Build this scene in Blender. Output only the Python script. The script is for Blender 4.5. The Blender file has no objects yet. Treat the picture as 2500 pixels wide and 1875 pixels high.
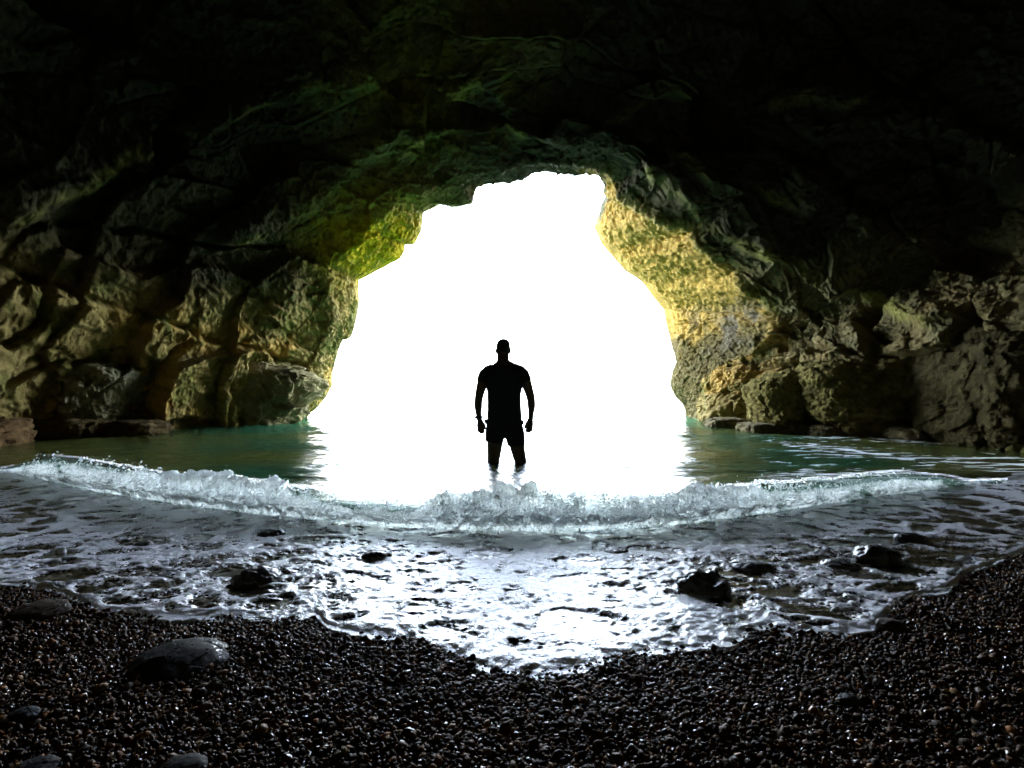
import bpy, math, random
import numpy as np
from math import radians as R

# ------------------------------------------------------------------ camera, sky, sun, exposure
sc = bpy.context.scene
CAM_H, FPX, HOR = 0.76, 1100.0, 945.0          # eye height (m), focal length and horizon row on a 2500 px wide frame
cam = bpy.data.cameras.new("camera"); cam_o = bpy.data.objects.new("camera", cam)
sc.collection.objects.link(cam_o)
cam.sensor_width = 36.0; cam.lens = 36.0 * FPX / 2500.0
cam.shift_y = (HOR - 937.5) / 2500.0
cam_o.location = (0, 0, CAM_H); cam_o.rotation_euler = (R(90), 0, 0)
cam.clip_start = 0.02; cam.clip_end = 20000
sc.camera = cam_o
SUN_EL, SUN_AZ = R(52), R(200)                  # sun stands behind the headland, the cave mouth is in shade
w = bpy.data.worlds.new("World"); sc.world = w; w.use_nodes = True
wn = w.node_tree.nodes; wl = w.node_tree.links
sky = wn.new("ShaderNodeTexSky"); sky.sky_type = 'NISHITA'; sky.sun_disc = False
sky.sun_elevation = SUN_EL; sky.sun_rotation = SUN_AZ
sky.dust_density = 2.0; sky.air_density = 1.0; sky.ozone_density = 1.0
hs = wn.new("ShaderNodeHueSaturation"); hs.inputs["Saturation"].default_value = .55   # thin bright overcast
wl.new(sky.outputs[0], hs.inputs["Color"]); wl.new(hs.outputs[0], wn["Background"].inputs[0]); wn["Background"].inputs[1].default_value = 0.15
sun = bpy.data.lights.new("sun", 'SUN'); sun.energy = 2.0; sun.angle = R(0.5); sun.color = (1, .95, .88)
sun_o = bpy.data.objects.new("sun", sun); sc.collection.objects.link(sun_o)
sun_o.rotation_euler = (R(90) - SUN_EL, 0, math.pi - SUN_AZ)
sc.view_settings.view_transform = 'Standard'; sc.view_settings.look = 'None'
sc.view_settings.exposure = 5.6; sc.view_settings.gamma = 1.0
sc.render.engine = 'CYCLES'
sc.cycles.use_denoising = True
sc.cycles.max_bounces = 10; sc.cycles.transparent_max_bounces = 24; sc.cycles.diffuse_bounces = 5

rng = np.random.default_rng(7); random.seed(7)

# ------------------------------------------------------------------ helpers
def px(x, y, Y):
    """point seen at photo pixel (x, y) and standing Y metres in front of the camera"""
    return np.array([(x - 1250.0) / FPX * Y, Y, CAM_H - (y - HOR) / FPX * Y])

def _hash(ix, iy, iz, seed):
    h = (ix.astype(np.uint32) * np.uint32(374761393)) ^ (iy.astype(np.uint32) * np.uint32(668265263)) \
        ^ (iz.astype(np.uint32) * np.uint32(2147483647 - 58)) ^ np.uint32((seed * 974711 + 12345) & 0xffffffff)
    h = (h ^ (h >> np.uint32(13))) * np.uint32(1274126177)
    h = (h ^ (h >> np.uint32(15))) * np.uint32(2246822519)
    return h ^ (h >> np.uint32(16))

def _h01(ix, iy, iz, seed):
    return _hash(ix, iy, iz, seed).astype(np.float64) / 4294967295.0

def noise(P, scale=1.0, seed=0):
    """gradient noise, about -1..1, P is (n,3)"""
    Q = np.asarray(P) / scale + 1000.0
    I = np.floor(Q).astype(np.int64); F = Q - I
    U = F * F * F * (F * (F * 6 - 15) + 10)
    out = np.zeros(len(Q))
    for dx in (0, 1):
        wx = U[:, 0] if dx else 1 - U[:, 0]
        for dy in (0, 1):
            wy = U[:, 1] if dy else 1 - U[:, 1]
            for dz in (0, 1):
                wz = U[:, 2] if dz else 1 - U[:, 2]
                h = _hash(I[:, 0] + dx, I[:, 1] + dy, I[:, 2] + dz, seed)
                gx = (h & np.uint32(1023)).astype(np.float64) / 511.5 - 1
                gy = ((h >> np.uint32(10)) & np.uint32(1023)).astype(np.float64) / 511.5 - 1
                gz = ((h >> np.uint32(20)) & np.uint32(1023)).astype(np.float64) / 511.5 - 1
                out += wx * wy * wz * (gx * (F[:, 0] - dx) + gy * (F[:, 1] - dy) + gz * (F[:, 2] - dz))
    return out * 1.6

def fbm(P, scale, seed=0, octaves=4, gain=.5, ridged=False):
    out = 0; a = 1.0
    for k in range(octaves):
        n = noise(P, scale / 2 ** k, seed + 17 * k)
        out = out + a * ((1 - 2 * np.abs(n)) if ridged else n); a *= gain
    return out

def cells(P, scale, seed=0, tilt=0.5):
    """jittered cells: returns (plane offset of the own cell, distance to the cell border, random id)"""
    Q = np.asarray(P) / scale + 500.0
    I = np.floor(Q).astype(np.int64); n = len(Q)
    d1 = np.full(n, 9.0); d2 = np.full(n, 9.0); off = np.zeros(n); rid = np.zeros(n)
    for dx in (-1, 0, 1):
        for dy in (-1, 0, 1):
            for dz in (-1, 0, 1):
                a, b, c = I[:, 0] + dx, I[:, 1] + dy, I[:, 2] + dz
                sx = a + _h01(a, b, c, seed); sy = b + _h01(a, b, c, seed + 1); sz = c + _h01(a, b, c, seed + 2)
                vx, vy, vz = Q[:, 0] - sx, Q[:, 1] - sy, Q[:, 2] - sz
                d = np.sqrt(vx * vx + vy * vy + vz * vz)
                r = _h01(a, b, c, seed + 3)
                o = (r - .5) + tilt * (vx * (_h01(a, b, c, seed + 4) - .5) + vy * (_h01(a, b, c, seed + 5) - .5)
                                       + vz * (_h01(a, b, c, seed + 6) - .5)) * 2
                m = d < d1
                d2 = np.where(m, d1, np.minimum(d2, d)); off = np.where(m, o, off); rid = np.where(m, r, rid)
                d1 = np.where(m, d, d1)
    return off, d2 - d1, rid

def sstep(a, b, x):
    t = np.clip((x - a) / (b - a), 0, 1); return t * t * (3 - 2 * t)

def mesh_np(name, V, faces, mat=None, parent=None, smooth=True, attrs=None, cols=None):
    """ONE mesh object from arrays; faces (m,3) or (m,4)"""
    me = bpy.data.meshes.new(name)
    V = np.ascontiguousarray(V, dtype=np.float32); F = np.ascontiguousarray(faces, dtype=np.int32)
    k = F.shape[1]
    me.vertices.add(len(V)); me.vertices.foreach_set("co", V.ravel())
    me.loops.add(F.size); me.loops.foreach_set("vertex_index", F.ravel())
    me.polygons.add(len(F)); me.polygons.foreach_set("loop_start", np.arange(0, F.size, k, dtype=np.int32))
    if smooth: me.polygons.foreach_set("use_smooth", np.ones(len(F), dtype=bool))
    me.update(calc_edges=True); me.validate()
    for an, av in (attrs or {}).items():
        at = me.attributes.new(an, 'FLOAT', 'POINT'); at.data.foreach_set("value", np.ascontiguousarray(av, dtype=np.float32))
    if cols is not None:
        at = me.attributes.new("tint", 'FLOAT_COLOR', 'POINT')
        c4 = np.ones((len(V), 4), dtype=np.float32); c4[:, :3] = cols
        at.data.foreach_set("color", c4.ravel())
    if mat: me.materials.append(mat)
    o = bpy.data.objects.new(name, me); sc.collection.objects.link(o)
    if parent: o.parent = parent
    return o

def grid_faces(nr, nc, flip=False):
    i = np.arange(nr - 1)[:, None] * nc + np.arange(nc - 1)[None, :]
    f = np.stack([i, i + 1, i + nc + 1, i + nc], -1).reshape(-1, 4)
    return f[:, ::-1] if flip else f

def grid_normals(G):
    du = np.gradient(G, axis=1); dv = np.gradient(G, axis=0)
    n = np.cross(du, dv); return n / (np.linalg.norm(n, axis=-1, keepdims=True) + 1e-9)

def tag(o, label=None, cat=None, group=None, kind=None):
    if label: o["label"] = label
    if cat: o["category"] = cat
    if group: o["group"] = group
    if kind: o["kind"] = kind
    return o

def resample(P, n):
    P = np.asarray(P, float); s = np.r_[0, np.cumsum(np.linalg.norm(np.diff(P, axis=0), axis=1))]
    t = np.linspace(0, s[-1], n)
    return np.stack([np.interp(t, s, P[:, k]) for k in range(P.shape[1])], 1)

def ico(sub):
    t = (1 + 5 ** .5) / 2
    V = [(-1, t, 0), (1, t, 0), (-1, -t, 0), (1, -t, 0), (0, -1, t), (0, 1, t), (0, -1, -t), (0, 1, -t), (t, 0, -1), (t, 0, 1), (-t, 0, -1), (-t, 0, 1)]
    F = [(0, 11, 5), (0, 5, 1), (0, 1, 7), (0, 7, 10), (0, 10, 11), (1, 5, 9), (5, 11, 4), (11, 10, 2), (10, 7, 6), (7, 1, 8),
         (3, 9, 4), (3, 4, 2), (3, 2, 6), (3, 6, 8), (3, 8, 9), (4, 9, 5), (2, 4, 11), (6, 2, 10), (8, 6, 7), (9, 8, 1)]
    V = [np.array(v, float) / np.linalg.norm(v) for v in V]
    for _ in range(sub):
        cache = {}; G = []
        def mid(a, b):
            k = (min(a, b), max(a, b))
            if k not in cache:
                m = V[a] + V[b]; V.append(m / np.linalg.norm(m)); cache[k] = len(V) - 1
            return cache[k]
        for a, b, c in F:
            x, y, z = mid(a, b), mid(b, c), mid(c, a); G += [(a, x, z), (b, y, x), (c, z, y), (x, y, z)]
        F = G
    return np.array(V), np.array(F)
ICO = {k: ico(k) for k in (0, 1, 2, 4, 6)}

# ------------------------------------------------------------------ materials
class NT:
    def __init__(s, name):
        s.m = bpy.data.materials.new(name); s.m.use_nodes = True; s.t = s.m.node_tree; s.n = s.t.nodes
        s.b = s.n["Principled BSDF"]; s.out = s.n["Material Output"]
    def new(s, t, **kw):
        n = s.n.new("ShaderNode" + t)
        for k, v in kw.items():
            if k in n.inputs: n.inputs[k].default_value = v
            else: setattr(n, k, v)
        return n
    def link(s, a, b): s.t.links.new(a, b)
    def coords(s, scale=(1, 1, 1)):
        tc = s.new("TexCoord"); mp = s.new("Mapping"); mp.inputs["Scale"].default_value = scale
        s.link(tc.outputs["Object"], mp.inputs[0]); return mp.outputs[0]
    def noise(s, vec, scale, detail=6, rough=.6, dist=0):
        n = s.new("TexNoise"); n.inputs["Scale"].default_value = scale; n.inputs["Detail"].default_value = detail
        n.inputs["Roughness"].default_value = rough; n.inputs["Distortion"].default_value = dist
        s.link(vec, n.inputs["Vector"]); return n.outputs[0]
    def vor(s, vec, scale, feature='F1'):
        n = s.new("TexVoronoi"); n.feature = feature; n.inputs["Scale"].default_value = scale
        s.link(vec, n.inputs["Vector"]); return n.outputs["Distance"]
    def ramp(s, fac, stops):
        r = s.new("ValToRGB"); e = r.color_ramp.elements
        while len(e) < len(stops): e.new(.5)
        for el, (p, c) in zip(e, stops):
            el.position = p; el.color = (*c, 1) if len(c) == 3 else c
        s.link(fac, r.inputs[0]); return r.outputs[0]
    def math(s, op, a, b=None):
        n = s.new("Math"); n.operation = op
        for i, v in enumerate((a, b)):
            if v is None: continue
            if isinstance(v, (int, float)): n.inputs[i].default_value = v
            else: s.link(v, n.inputs[i])
        return n.outputs[0]
    def mix(s, fac, a, b, blend='MIX'):
        n = s.new("Mix"); n.data_type = 'RGBA'; n.blend_type = blend
        for i, v in ((0, fac), (6, a), (7, b)):
            if isinstance(v, (int, float)): n.inputs[i].default_value = v
            elif isinstance(v, tuple): n.inputs[i].default_value = (*v, 1)
            else: s.link(v, n.inputs[i])
        return n.outputs[2]
    def attr(s, name):
        a = s.new("Attribute"); a.attribute_name = name; return a
    def bump(s, h, strength=.5, dist=.02, normal=None):
        b = s.new("Bump"); b.inputs["Strength"].default_value = strength; b.inputs["Distance"].default_value = dist
        s.link(h, b.inputs["Height"])
        if normal is not None: s.link(normal, b.inputs["Normal"])
        return b.outputs[0]

def mat_rock(name, rough=.8, spec=.12):
    t = NT(name); v = t.coords(); a = t.attr("tint")
    n1 = t.noise(v, 14, 8, .65, .6); n2 = t.noise(v, 60, 6, .7)
    c = t.mix(1.0, a.outputs["Color"], t.ramp(n1, [(.30, (.62, .62, .62)), (.7, (1.35, 1.33, 1.28))]), 'MULTIPLY')
    t.link(c, t.b.inputs["Base Color"]); t.b.inputs["Roughness"].default_value = rough
    t.b.inputs["Specular IOR Level"].default_value = spec
    nb = t.bump(n1, .9, .045); nb = t.bump(n2, .9, .022, nb)
    t.link(nb, t.b.inputs["Normal"]); return t.m
M_rock = mat_rock("cave rock")
M_boulder = mat_rock("boulder rock", .85, .02)

def mat_stone():
    t = NT("wet stone"); v = t.coords(); n = t.noise(v, 45, 6, .6); a = t.attr("tint")
    c = t.mix(1.0, a.outputs["Color"], t.ramp(n, [(.3, (.6, .6, .6)), (.7, (1.4, 1.4, 1.4))]), 'MULTIPLY')
    t.link(c, t.b.inputs["Base Color"]); t.link(t.ramp(t.noise(v, 30, 5, .7, .8), [(.46, (.55,) * 3), (.58, (.12,) * 3)]), t.b.inputs["Roughness"])
    t.link(t.bump(n, .6, .008), t.b.inputs["Normal"]); return t.m
M_stone = mat_stone()
def mat_dull():
    t = NT("damp smooth stone"); v = t.coords(); n = t.noise(v, 60, 6, .6); a = t.attr("tint")
    t.link(t.mix(1.0, a.outputs["Color"], t.ramp(n, [(.3, (.7,) * 3), (.7, (1.3,) * 3)]), 'MULTIPLY'), t.b.inputs["Base Color"])
    wet = t.ramp(t.noise(v, 42, 5, .75, 1.5), [(.57, (0,) * 3), (.60, (1,) * 3)])            # a few wet patches left by the last wave
    t.link(t.math('SUBTRACT', .65, t.math('MULTIPLY', wet, .57)), t.b.inputs["Roughness"])
    t.link(t.math('ADD', .03, t.math('MULTIPLY', wet, .30)), t.b.inputs["Specular IOR Level"])
    t.link(t.bump(n, .25, .003), t.b.inputs["Normal"]); return t.m
M_dull = mat_dull()

def mat_pebble():
    t = NT("wet shingle"); a = t.attr("tint"); v = t.coords(); n = t.noise(v, 220, 3, .6)
    t.link(a.outputs["Color"], t.b.inputs["Base Color"]); t.b.inputs["IOR"].default_value = 1.4
    t.link(t.math("MAXIMUM", t.math("SUBTRACT", .5, t.math("MULTIPLY", t.attr("dry").outputs["Fac"], 1.6)), .05), t.b.inputs["Specular IOR Level"])
    t.link(t.math("ADD", t.attr("dry").outputs["Fac"], t.math("MULTIPLY", n, .15)), t.b.inputs["Roughness"])
    t.link(t.bump(n, .3, .002), t.b.inputs["Normal"]); return t.m
M_pebble = mat_pebble()

def mat_bed():
    t = NT("shingle bed"); v = t.coords(); n = t.vor(v, 90); k = t.noise(v, 8, 5)
    t.link(t.mix(k, (.012, .010, .008), (.035, .027, .018)), t.b.inputs["Base Color"])
    t.b.inputs["Roughness"].default_value = .35
    t.link(t.bump(n, .8, .01), t.b.inputs["Normal"]); return t.m
M_bed = mat_bed()

def mat_sea():
    t = NT("sea water"); tc = t.coords((.45, 1, 1)); v = t.coords(); f = t.attr("foam").outputs["Fac"]
    n = t.noise(tc, .55, 4, .55); deep = t.ramp(n, [(.42, (.010, .060, .030)), (.56, (.050, .060, .014))])
    far = t.attr("far").outputs["Fac"]
    deep = t.mix(far, deep, (.024, .16, .078))
    fo = t.noise(t.coords((1, 2.2, 1)), 30, 4, .6)
    ff = t.ramp(t.math('MULTIPLY', f, t.math('ADD', fo, .5)), [(.42, (0, 0, 0)), (.62, (1, 1, 1))])
    t.link(t.mix(ff, deep, (.62, .64, .66)), t.b.inputs["Base Color"])
    t.b.inputs["IOR"].default_value = 1.33; t.link(t.math('ADD', t.math('MULTIPLY', ff, .35), .045), t.b.inputs["Roughness"])
    b1 = t.noise(t.coords((.6, 1.5, 1)), 5, 4, .55); b2 = t.noise(t.coords((1, 2.2, 1)), 26, 4, .6)
    nb = t.bump(b1, .40, .08); nb = t.bump(b2, .40, .02, nb)
    t.link(nb, t.b.inputs["Normal"]); return t.m
M_sea = mat_sea()

def mat_wave():
    t = NT("breaking wave water"); v = t.coords(); f = t.attr("foam").outputs["Fac"]; back = t.attr("back").outputs["Fac"]
    n = t.noise(v, 26, 5, .6, 2.2); n2 = t.noise(v, 75, 5, .65, 1.6); n3 = t.noise(v, 9, 3, .5, .6)
    rid = t.math('SUBTRACT', 1.0, t.math('ABSOLUTE', t.math('MULTIPLY', t.math('SUBTRACT', n, .5), 5.5)))
    rid2 = t.math('SUBTRACT', 1.0, t.math('ABSOLUTE', t.math('MULTIPLY', t.math('SUBTRACT', n2, .5), 5.0)))
    st = t.math('ADD', t.math('MULTIPLY', rid, .40), t.math('ADD', t.math('MULTIPLY', rid2, .35), t.math('MULTIPLY', n3, .55)))
    ff = t.ramp(t.math('MULTIPLY', f, st), [(.16, (0, 0, 0)), (.50, (1, 1, 1))])
    gl = t.new("BsdfGlossy"); gl.inputs["Roughness"].default_value = .05
    tp = t.new("BsdfTransparent"); tp.inputs[0].default_value = (.62, .66, .645, 1)
    df = t.new("BsdfDiffuse"); df.inputs[0].default_value = (.035, .075, .055, 1)
    tr = t.new("BsdfTranslucent"); tr.inputs[0].default_value = (.12, .19, .155, 1)
    fr = t.new("Fresnel"); fr.inputs[0].default_value = 1.33
    m0 = t.new("MixShader"); m0.inputs[0].default_value = .72     # body of the wave: murky green, lets light through
    m1 = t.new("MixShader"); m2 = t.new("MixShader"); m4 = t.new("MixShader"); m3 = t.new("MixShader")
    t.link(df.outputs[0], m0.inputs[1]); t.link(tr.outputs[0], m0.inputs[2])
    t.link(t.math('ADD', .50, t.math('MULTIPLY', back, .45)), m1.inputs[0]); t.link(m0.outputs[0], m1.inputs[1]); t.link(tp.outputs[0], m1.inputs[2])
    ge = t.new("NewGeometry")
    t.link(t.math('MULTIPLY', fr.outputs[0], t.math('SUBTRACT', 1.0, ge.outputs["Backfacing"])), m2.inputs[0]); t.link(m1.outputs[0], m2.inputs[1]); t.link(gl.outputs[0], m2.inputs[2])
    fo = t.new("BsdfPrincipled"); fo.inputs["Base Color"].default_value = (.72, .74, .76, 1); fo.inputs["Roughness"].default_value = .15
    ft = t.new("BsdfTranslucent"); ft.inputs[0].default_value = (.52, .53, .535, 1)
    t.link(t.ramp(st, [(.40, (.26, .275, .28)), (.62, (.50, .515, .52)), (.95, (.98, .99, .99))]), ft.inputs[0])
    m4.inputs[0].default_value = .80
    nb = t.bump(st, .9, .02)
    for x in (fo, ft, gl): t.link(nb, x.inputs["Normal"])
    t.link(fo.outputs[0], m4.inputs[1]); t.link(ft.outputs[0], m4.inputs[2])
    m5 = t.new("MixShader"); m5.inputs[0].default_value = .22; tw = t.new("BsdfTransparent"); tw.inputs[0].default_value = (.80, .86, .85, 1)
    t.link(m4.outputs[0], m5.inputs[1]); t.link(tw.outputs[0], m5.inputs[2])
    t.link(ff, m3.inputs[0]); t.link(m2.outputs[0], m3.inputs[1]); t.link(m5.outputs[0], m3.inputs[2])
    t.link(m3.outputs[0], t.out.inputs[0]); return t.m
M_wave = mat_wave()

def mat_spray():
    t = NT("spray"); gl = t.new("BsdfGlossy"); gl.inputs["Roughness"].default_value = .05
    tr = t.new("BsdfTranslucent"); tr.inputs[0].default_value = (.98, .99, .99, 1)
    tw = t.new("BsdfTransparent"); tw.inputs[0].default_value = (.97, .98, .98, 1)
    fr = t.new("Fresnel"); fr.inputs[0].default_value = 1.33
    m = t.new("MixShader"); m.inputs[0].default_value = .5; m2 = t.new("MixShader")
    t.link(tr.outputs[0], m.inputs[1]); t.link(tw.outputs[0], m.inputs[2])
    ge = t.new("NewGeometry")
    t.link(t.math('MULTIPLY', fr.outputs[0], t.math('SUBTRACT', 1.0, ge.outputs["Backfacing"])), m2.inputs[0]); t.link(m.outputs[0], m2.inputs[1]); t.link(gl.outputs[0], m2.inputs[2])
    t.link(m2.outputs[0], t.out.inputs[0]); return t.m
M_spray = mat_spray()

def mat_swash():
    t = NT("swash foam"); v = t.coords(); f = t.attr("foam").outputs["Fac"]
    n = t.noise(v, 60, 6, .7); n3 = t.noise(v, 18, 5, .6, .5)
    web = t.vor(v, 75, 'DISTANCE_TO_EDGE'); bub = t.vor(v, 260); bub2 = t.vor(v, 120)
    g = t.math('ADD', f, t.math('MULTIPLY', t.math('SUBTRACT', n, .5), 1.3))
    g = t.math('SUBTRACT', g, t.math('MULTIPLY', t.math('SUBTRACT', web, .12), 1.1))
    ff = t.ramp(g, [(.36, (0, 0, 0)), (.60, (1, 1, 1))])
    bed = t.mix(n3, (.010, .009, .007), (.040, .030, .018))
    t.link(t.mix(ff, bed, (.72, .72, .76)), t.b.inputs["Base Color"])
    t.link(t.math('ADD', t.math('MULTIPLY', ff, .10), .05), t.b.inputs["Roughness"])
    t.b.inputs["IOR"].default_value = 1.5
    nb = t.bump(n3, .18, .02); nb = t.bump(n, .28, .006, nb)
    nb = t.bump(t.math('MULTIPLY', t.math('ADD', bub, bub2), ff), .35, .003, nb)
    t.link(nb, t.b.inputs["Normal"])
    tl = t.new("BsdfTranslucent"); tl.inputs[0].default_value = (.80, .82, .86, 1); t.link(nb, tl.inputs["Normal"])
    mx = t.new("MixShader"); t.link(t.math('MULTIPLY', ff, .22), mx.inputs[0])
    t.link(t.b.outputs[0], mx.inputs[1]); t.link(tl.outputs[0], mx.inputs[2]); t.link(mx.outputs[0], t.out.inputs[0]); return t.m
M_swash = mat_swash()

def mat_plain(name, col, rough, scale=60, amt=.3):
    t = NT(name); v = t.coords(); n = t.noise(v, scale, 4)
    lo = tuple(c * (1 - amt) for c in col); hi = tuple(c * (1 + amt) for c in col)
    t.link(t.mix(n, lo, hi), t.b.inputs["Base Color"]); t.b.inputs["Roughness"].default_value = rough
    t.link(t.bump(n, .2, .004), t.b.inputs["Normal"]); return t.m
M_skin = mat_plain("skin", (.075, .040, .026), .6)
M_shirt = mat_plain("navy cotton", (.008, .010, .022), .9, 300)
M_shorts = mat_plain("navy shorts cloth", (.008, .009, .018), .85, 300)
M_hair = mat_plain("cropped dark hair", (.008, .006, .005), .7, 400)
M_watch = mat_plain("black rubber", (.01, .01, .011), .4)

# ------------------------------------------------------------------ the cave
OUT = [  # outer edge of the mouth, between anchors: (pixel x, pixel y, distance)
    [(745,1018,11.45),(768,1001,11.4),(797,969,11.3),(811,942,11.3),(811,910,11.2),(818,888,11.2),(827,852,11.1),(836,829,11.1),(856,825,11.1),(865,802,11),(872,770,11),(877,739,10.9),(875,684,10.8)],
    [(875,684,10.8),(899,672,10.8),(940,651,10.8),(976,632,10.7),(989,612,10.7),(989,598,10.7),(1012,596,10.7),(1030,562,10.6),(1031,531,10.5),(1034,519,10.4)],
    [(1034,519,10.4),(1062,506,10.3),(1082,495,10.2),(1092,495,10.2),(1100,506,10.1),(1123,504,10.1),(1153,497,10),(1163,457,10)],
    [(1163,457,10),(1193,448,10),(1233,445,10),(1274,438,9.9),(1301,422,9.9),(1333,418,9.9),(1378,422,9.9),(1423,419,9.9),(1464,424,10)],
    [(1464,424,10),(1466,438,10.6),(1477,449,10.9),(1472,470,11.1),(1489,479,11.2),(1468,499,11.6),(1464,517,11.8),(1451,553,12.2)],
    [(1451,553,12.2),(1468,594,12.3),(1498,630,12.4),(1527,662,12.4),(1568,689,12.4),(1595,725,12.4),(1620,755,12.3)],
    [(1620,755,12.3),(1627,793,12.1),(1642,852,11.7),(1651,883,11.4)],
    [(1651,883,11.4),(1640,910,11.5),(1636,942,11.6),(1649,969,11.8),(1667,987,11.9),(1672,1001,12),(1674,1014,12.1)]]
LIP = [  # inner edge of the mouth, same anchors
    [(690,1027,10.1),(735,990,10.2),(765,950,10.3),(775,905,10.3),(790,840,10.2),(812,790,10.1),(800,650,9.6)],
    [(800,650,9.6),(860,600,9.5),(900,560,9.5),(945,520,9.4),(965,490,9.3)],
    [(965,490,9.3),(1040,460,9.2),(1090,450,9.2),(1140,425,9.1)],
    [(1140,425,9.1),(1220,415,9),(1300,395,8.9),(1400,398,8.8),(1485,412,8.8)],
    [(1485,412,8.8),(1505,450,9.2),(1510,484,9.2),(1569,509,9),(1589,529,8.8)],
    [(1589,529,8.8),(1614,544,8.7),(1698,556,8.5),(1703,599,8.5),(1748,633,8.5),(1798,663,8.5),(1813,708,8.6),(1877,743,8.7),(1890,768,8.8)],
    [(1890,768,8.8),(1880,815,9.0),(1830,870,9.4),(1745,905,10)],
    [(1745,905,10),(1725,930,10.1),(1715,950,10.2),(1712,969,10.3),(1712,987,10.3),(1712,1001,10.3),(1714,1026,10.3)]]
NCOL = [170, 110, 90, 170, 90, 190, 190, 130]
def ring(segs):
    rows = []
    for seg, n in zip(segs, NCOL):
        P = np.array([px(*q) for q in seg]); rows.append(resample(P, n + 1)[:-1])
    rows.append(px(*segs[-1][-1])[None]); P = np.concatenate(rows)
    a, b = P[0].copy(), P[-1].copy(); k = 14
    down = np.linspace(-1.6, 0, k, endpoint=False)[:, None]
    A = np.repeat(a[None], k, 0); A[:, 2:] = a[2] + down
    B = np.repeat(b[None], k, 0); B[:, 2:] = b[2] + down[::-1]
    return np.concatenate([A, P, B])
r_out, r_lip = ring(OUT), ring(LIP); NC = len(r_out)
CX = -.4
ang = np.arctan2(np.maximum(r_lip[:, 2] + .1, 0), r_lip[:, 0] - CX)
ang = np.minimum.accumulate(np.clip(ang, 0, math.pi))
ker = np.hanning(81); ker /= ker.sum()
ang = np.convolve(np.r_[np.full(40, ang[0]), ang, np.full(40, ang[-1])], ker, 'valid')
under = np.minimum(r_lip[:, 2], 0)
def ell(wlft, wrgt, h, Y, wlow=6.5):
    c, s = np.cos(ang), np.sin(ang)
    wrgt = wlow + (wrgt - wlow) * sstep(.05, .70, s)
    x = np.where(c < 0, CX + wlft * np.sign(c) * np.abs(c) ** .8, CX + wrgt * np.sign(c) * np.abs(c) ** .8)
    return np.stack([x, np.full(NC, Y), h * np.abs(s) ** .9 + under], 1)
rows = []
def lerp_rows(A, B, n, p=1.0, end=False):
    for i in range(n + (1 if end else 0)):
        k = (i / n) ** p; rows.append(A * (1 - k) + B * k)
far_ring = r_out.copy(); far_ring[:, 0] = CX + (r_out[:, 0] - CX) * 3.2; far_ring[:, 2] = r_out[:, 2] * 3.0 + 1; far_ring[:, 1] += 2.5
lerp_rows(far_ring, r_out, 24, .6)                     # the cliff face outside
N_OUT = len(rows)
lerp_rows(r_out, r_lip, 120)                            # wall of the mouth
N_LIP = len(rows)
e1 = ell(6.9, 9.3, 7.8, 5.6)
xr = r_lip[:, 0] > 0.5
side = sstep(.2, 2.2, r_lip[:, 0])
for i in range(330):
    k = i / 330
    kl = 1 - (1 - k) ** 1.25; kr = 1 - (1 - k) ** 1.2
    ko = kl * (1 - side) + kr * side
    top = sstep(2.5, 5, r_lip[:, 2]); ko = ko * (1 - top) + (1 - (1 - k) ** 1.6) * top
    Rr = r_lip * (1 - ko[:, None]) + e1 * ko[:, None]
    Rr[:, 1] = r_lip[:, 1] * (1 - k) + e1[:, 1] * k
    rows.append(Rr)
N_IN = len(rows)
e2 = ell(7.8, 9.5, 7.6, -1.0); e3 = ell(5.5, 5.0, 4.5, -5.0); e4 = ell(.4, .4, .4, -6.0)
lerp_rows(e1, e2, 150, 1.5); lerp_rows(e2, e3, 24); lerp_rows(e3, e4, 20, 1, True)
G = np.array(rows); NR = len(G)
Nn = grid_normals(G)
for _ in range(3):
    Nn[1:-1] = (Nn[:-2] + 2 * Nn[1:-1] + Nn[2:]) / 4
Nn /= np.linalg.norm(Nn, axis=-1, keepdims=True) + 1e-9
if np.mean(Nn[N_LIP + 150, :, 1]) > 0: Nn = -Nn         # towards the inside of the cave
P = G.reshape(-1, 3); N = Nn.reshape(-1, 3)
row = np.repeat(np.arange(NR), NC).astype(float); row_g = row.reshape(NR, NC)
amp_in = sstep(N_LIP - 10, N_LIP + 45, row)            # full relief only well inside: the traced rim stays where it is
amp_wall = sstep(N_OUT + 2, N_OUT + 30, row)
def rock_relief(P, N, big):
    Wp = P + .35 * np.stack([noise(P, 1.7, 3), noise(P, 1.7, 4), noise(P, 1.7, 5)], 1)
    rad = np.sqrt(((P[:, 0] - CX) / 1.1) ** 2 + (P[:, 2] - .2) ** 2)
    c1, b1, _ = cells(Wp * np.array([.8, .8, 1.25]), 1.9, 11, .9)
    c2, b2, _ = cells(Wp * np.array([1, 1, 1.5]), .62, 21, .9)
    c3, b3, _ = cells(Wp * np.array([1, 1, 1.3]), .21, 31, 1.0)
    ph = (rad + .25 * noise(P, 2.3, 41) + .10 * noise(P, .7, 42)) / .95
    saw = ph - np.floor(ph); led = np.where(saw < .82, saw / .82, (1 - saw) / .18)
    has = sstep(-.15, .35, noise(P, 2.6, 43))
    th = np.arctan2(P[:, 2] + .2, P[:, 0] - CX)
    Sp = np.stack([rad * 1.25 + .3 * noise(P, 1.3, 47), th * 1.5 + .5 * noise(P, 1.6, 48) + .25 * P[:, 1], P[:, 1] * .8], 1)
    s1, sb, _ = cells(Sp, 1.05, 12, 1.1)
    d = big * (.46 * c1 + .30 * s1 - .05 * (1 - sstep(0, .05, sb)) + .26 * led * has + .26 * noise(P, 2.4, 44))
    d += (.35 + .65 * big) * (.085 * c2 - .02 * (1 - sstep(0, .08, b2)))
    d += .036 * c3 + .034 * fbm(Wp, .34, 51, 4, .62, True) + .026 * fbm(P, .11, 61, 3, .68)
    return d
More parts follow.
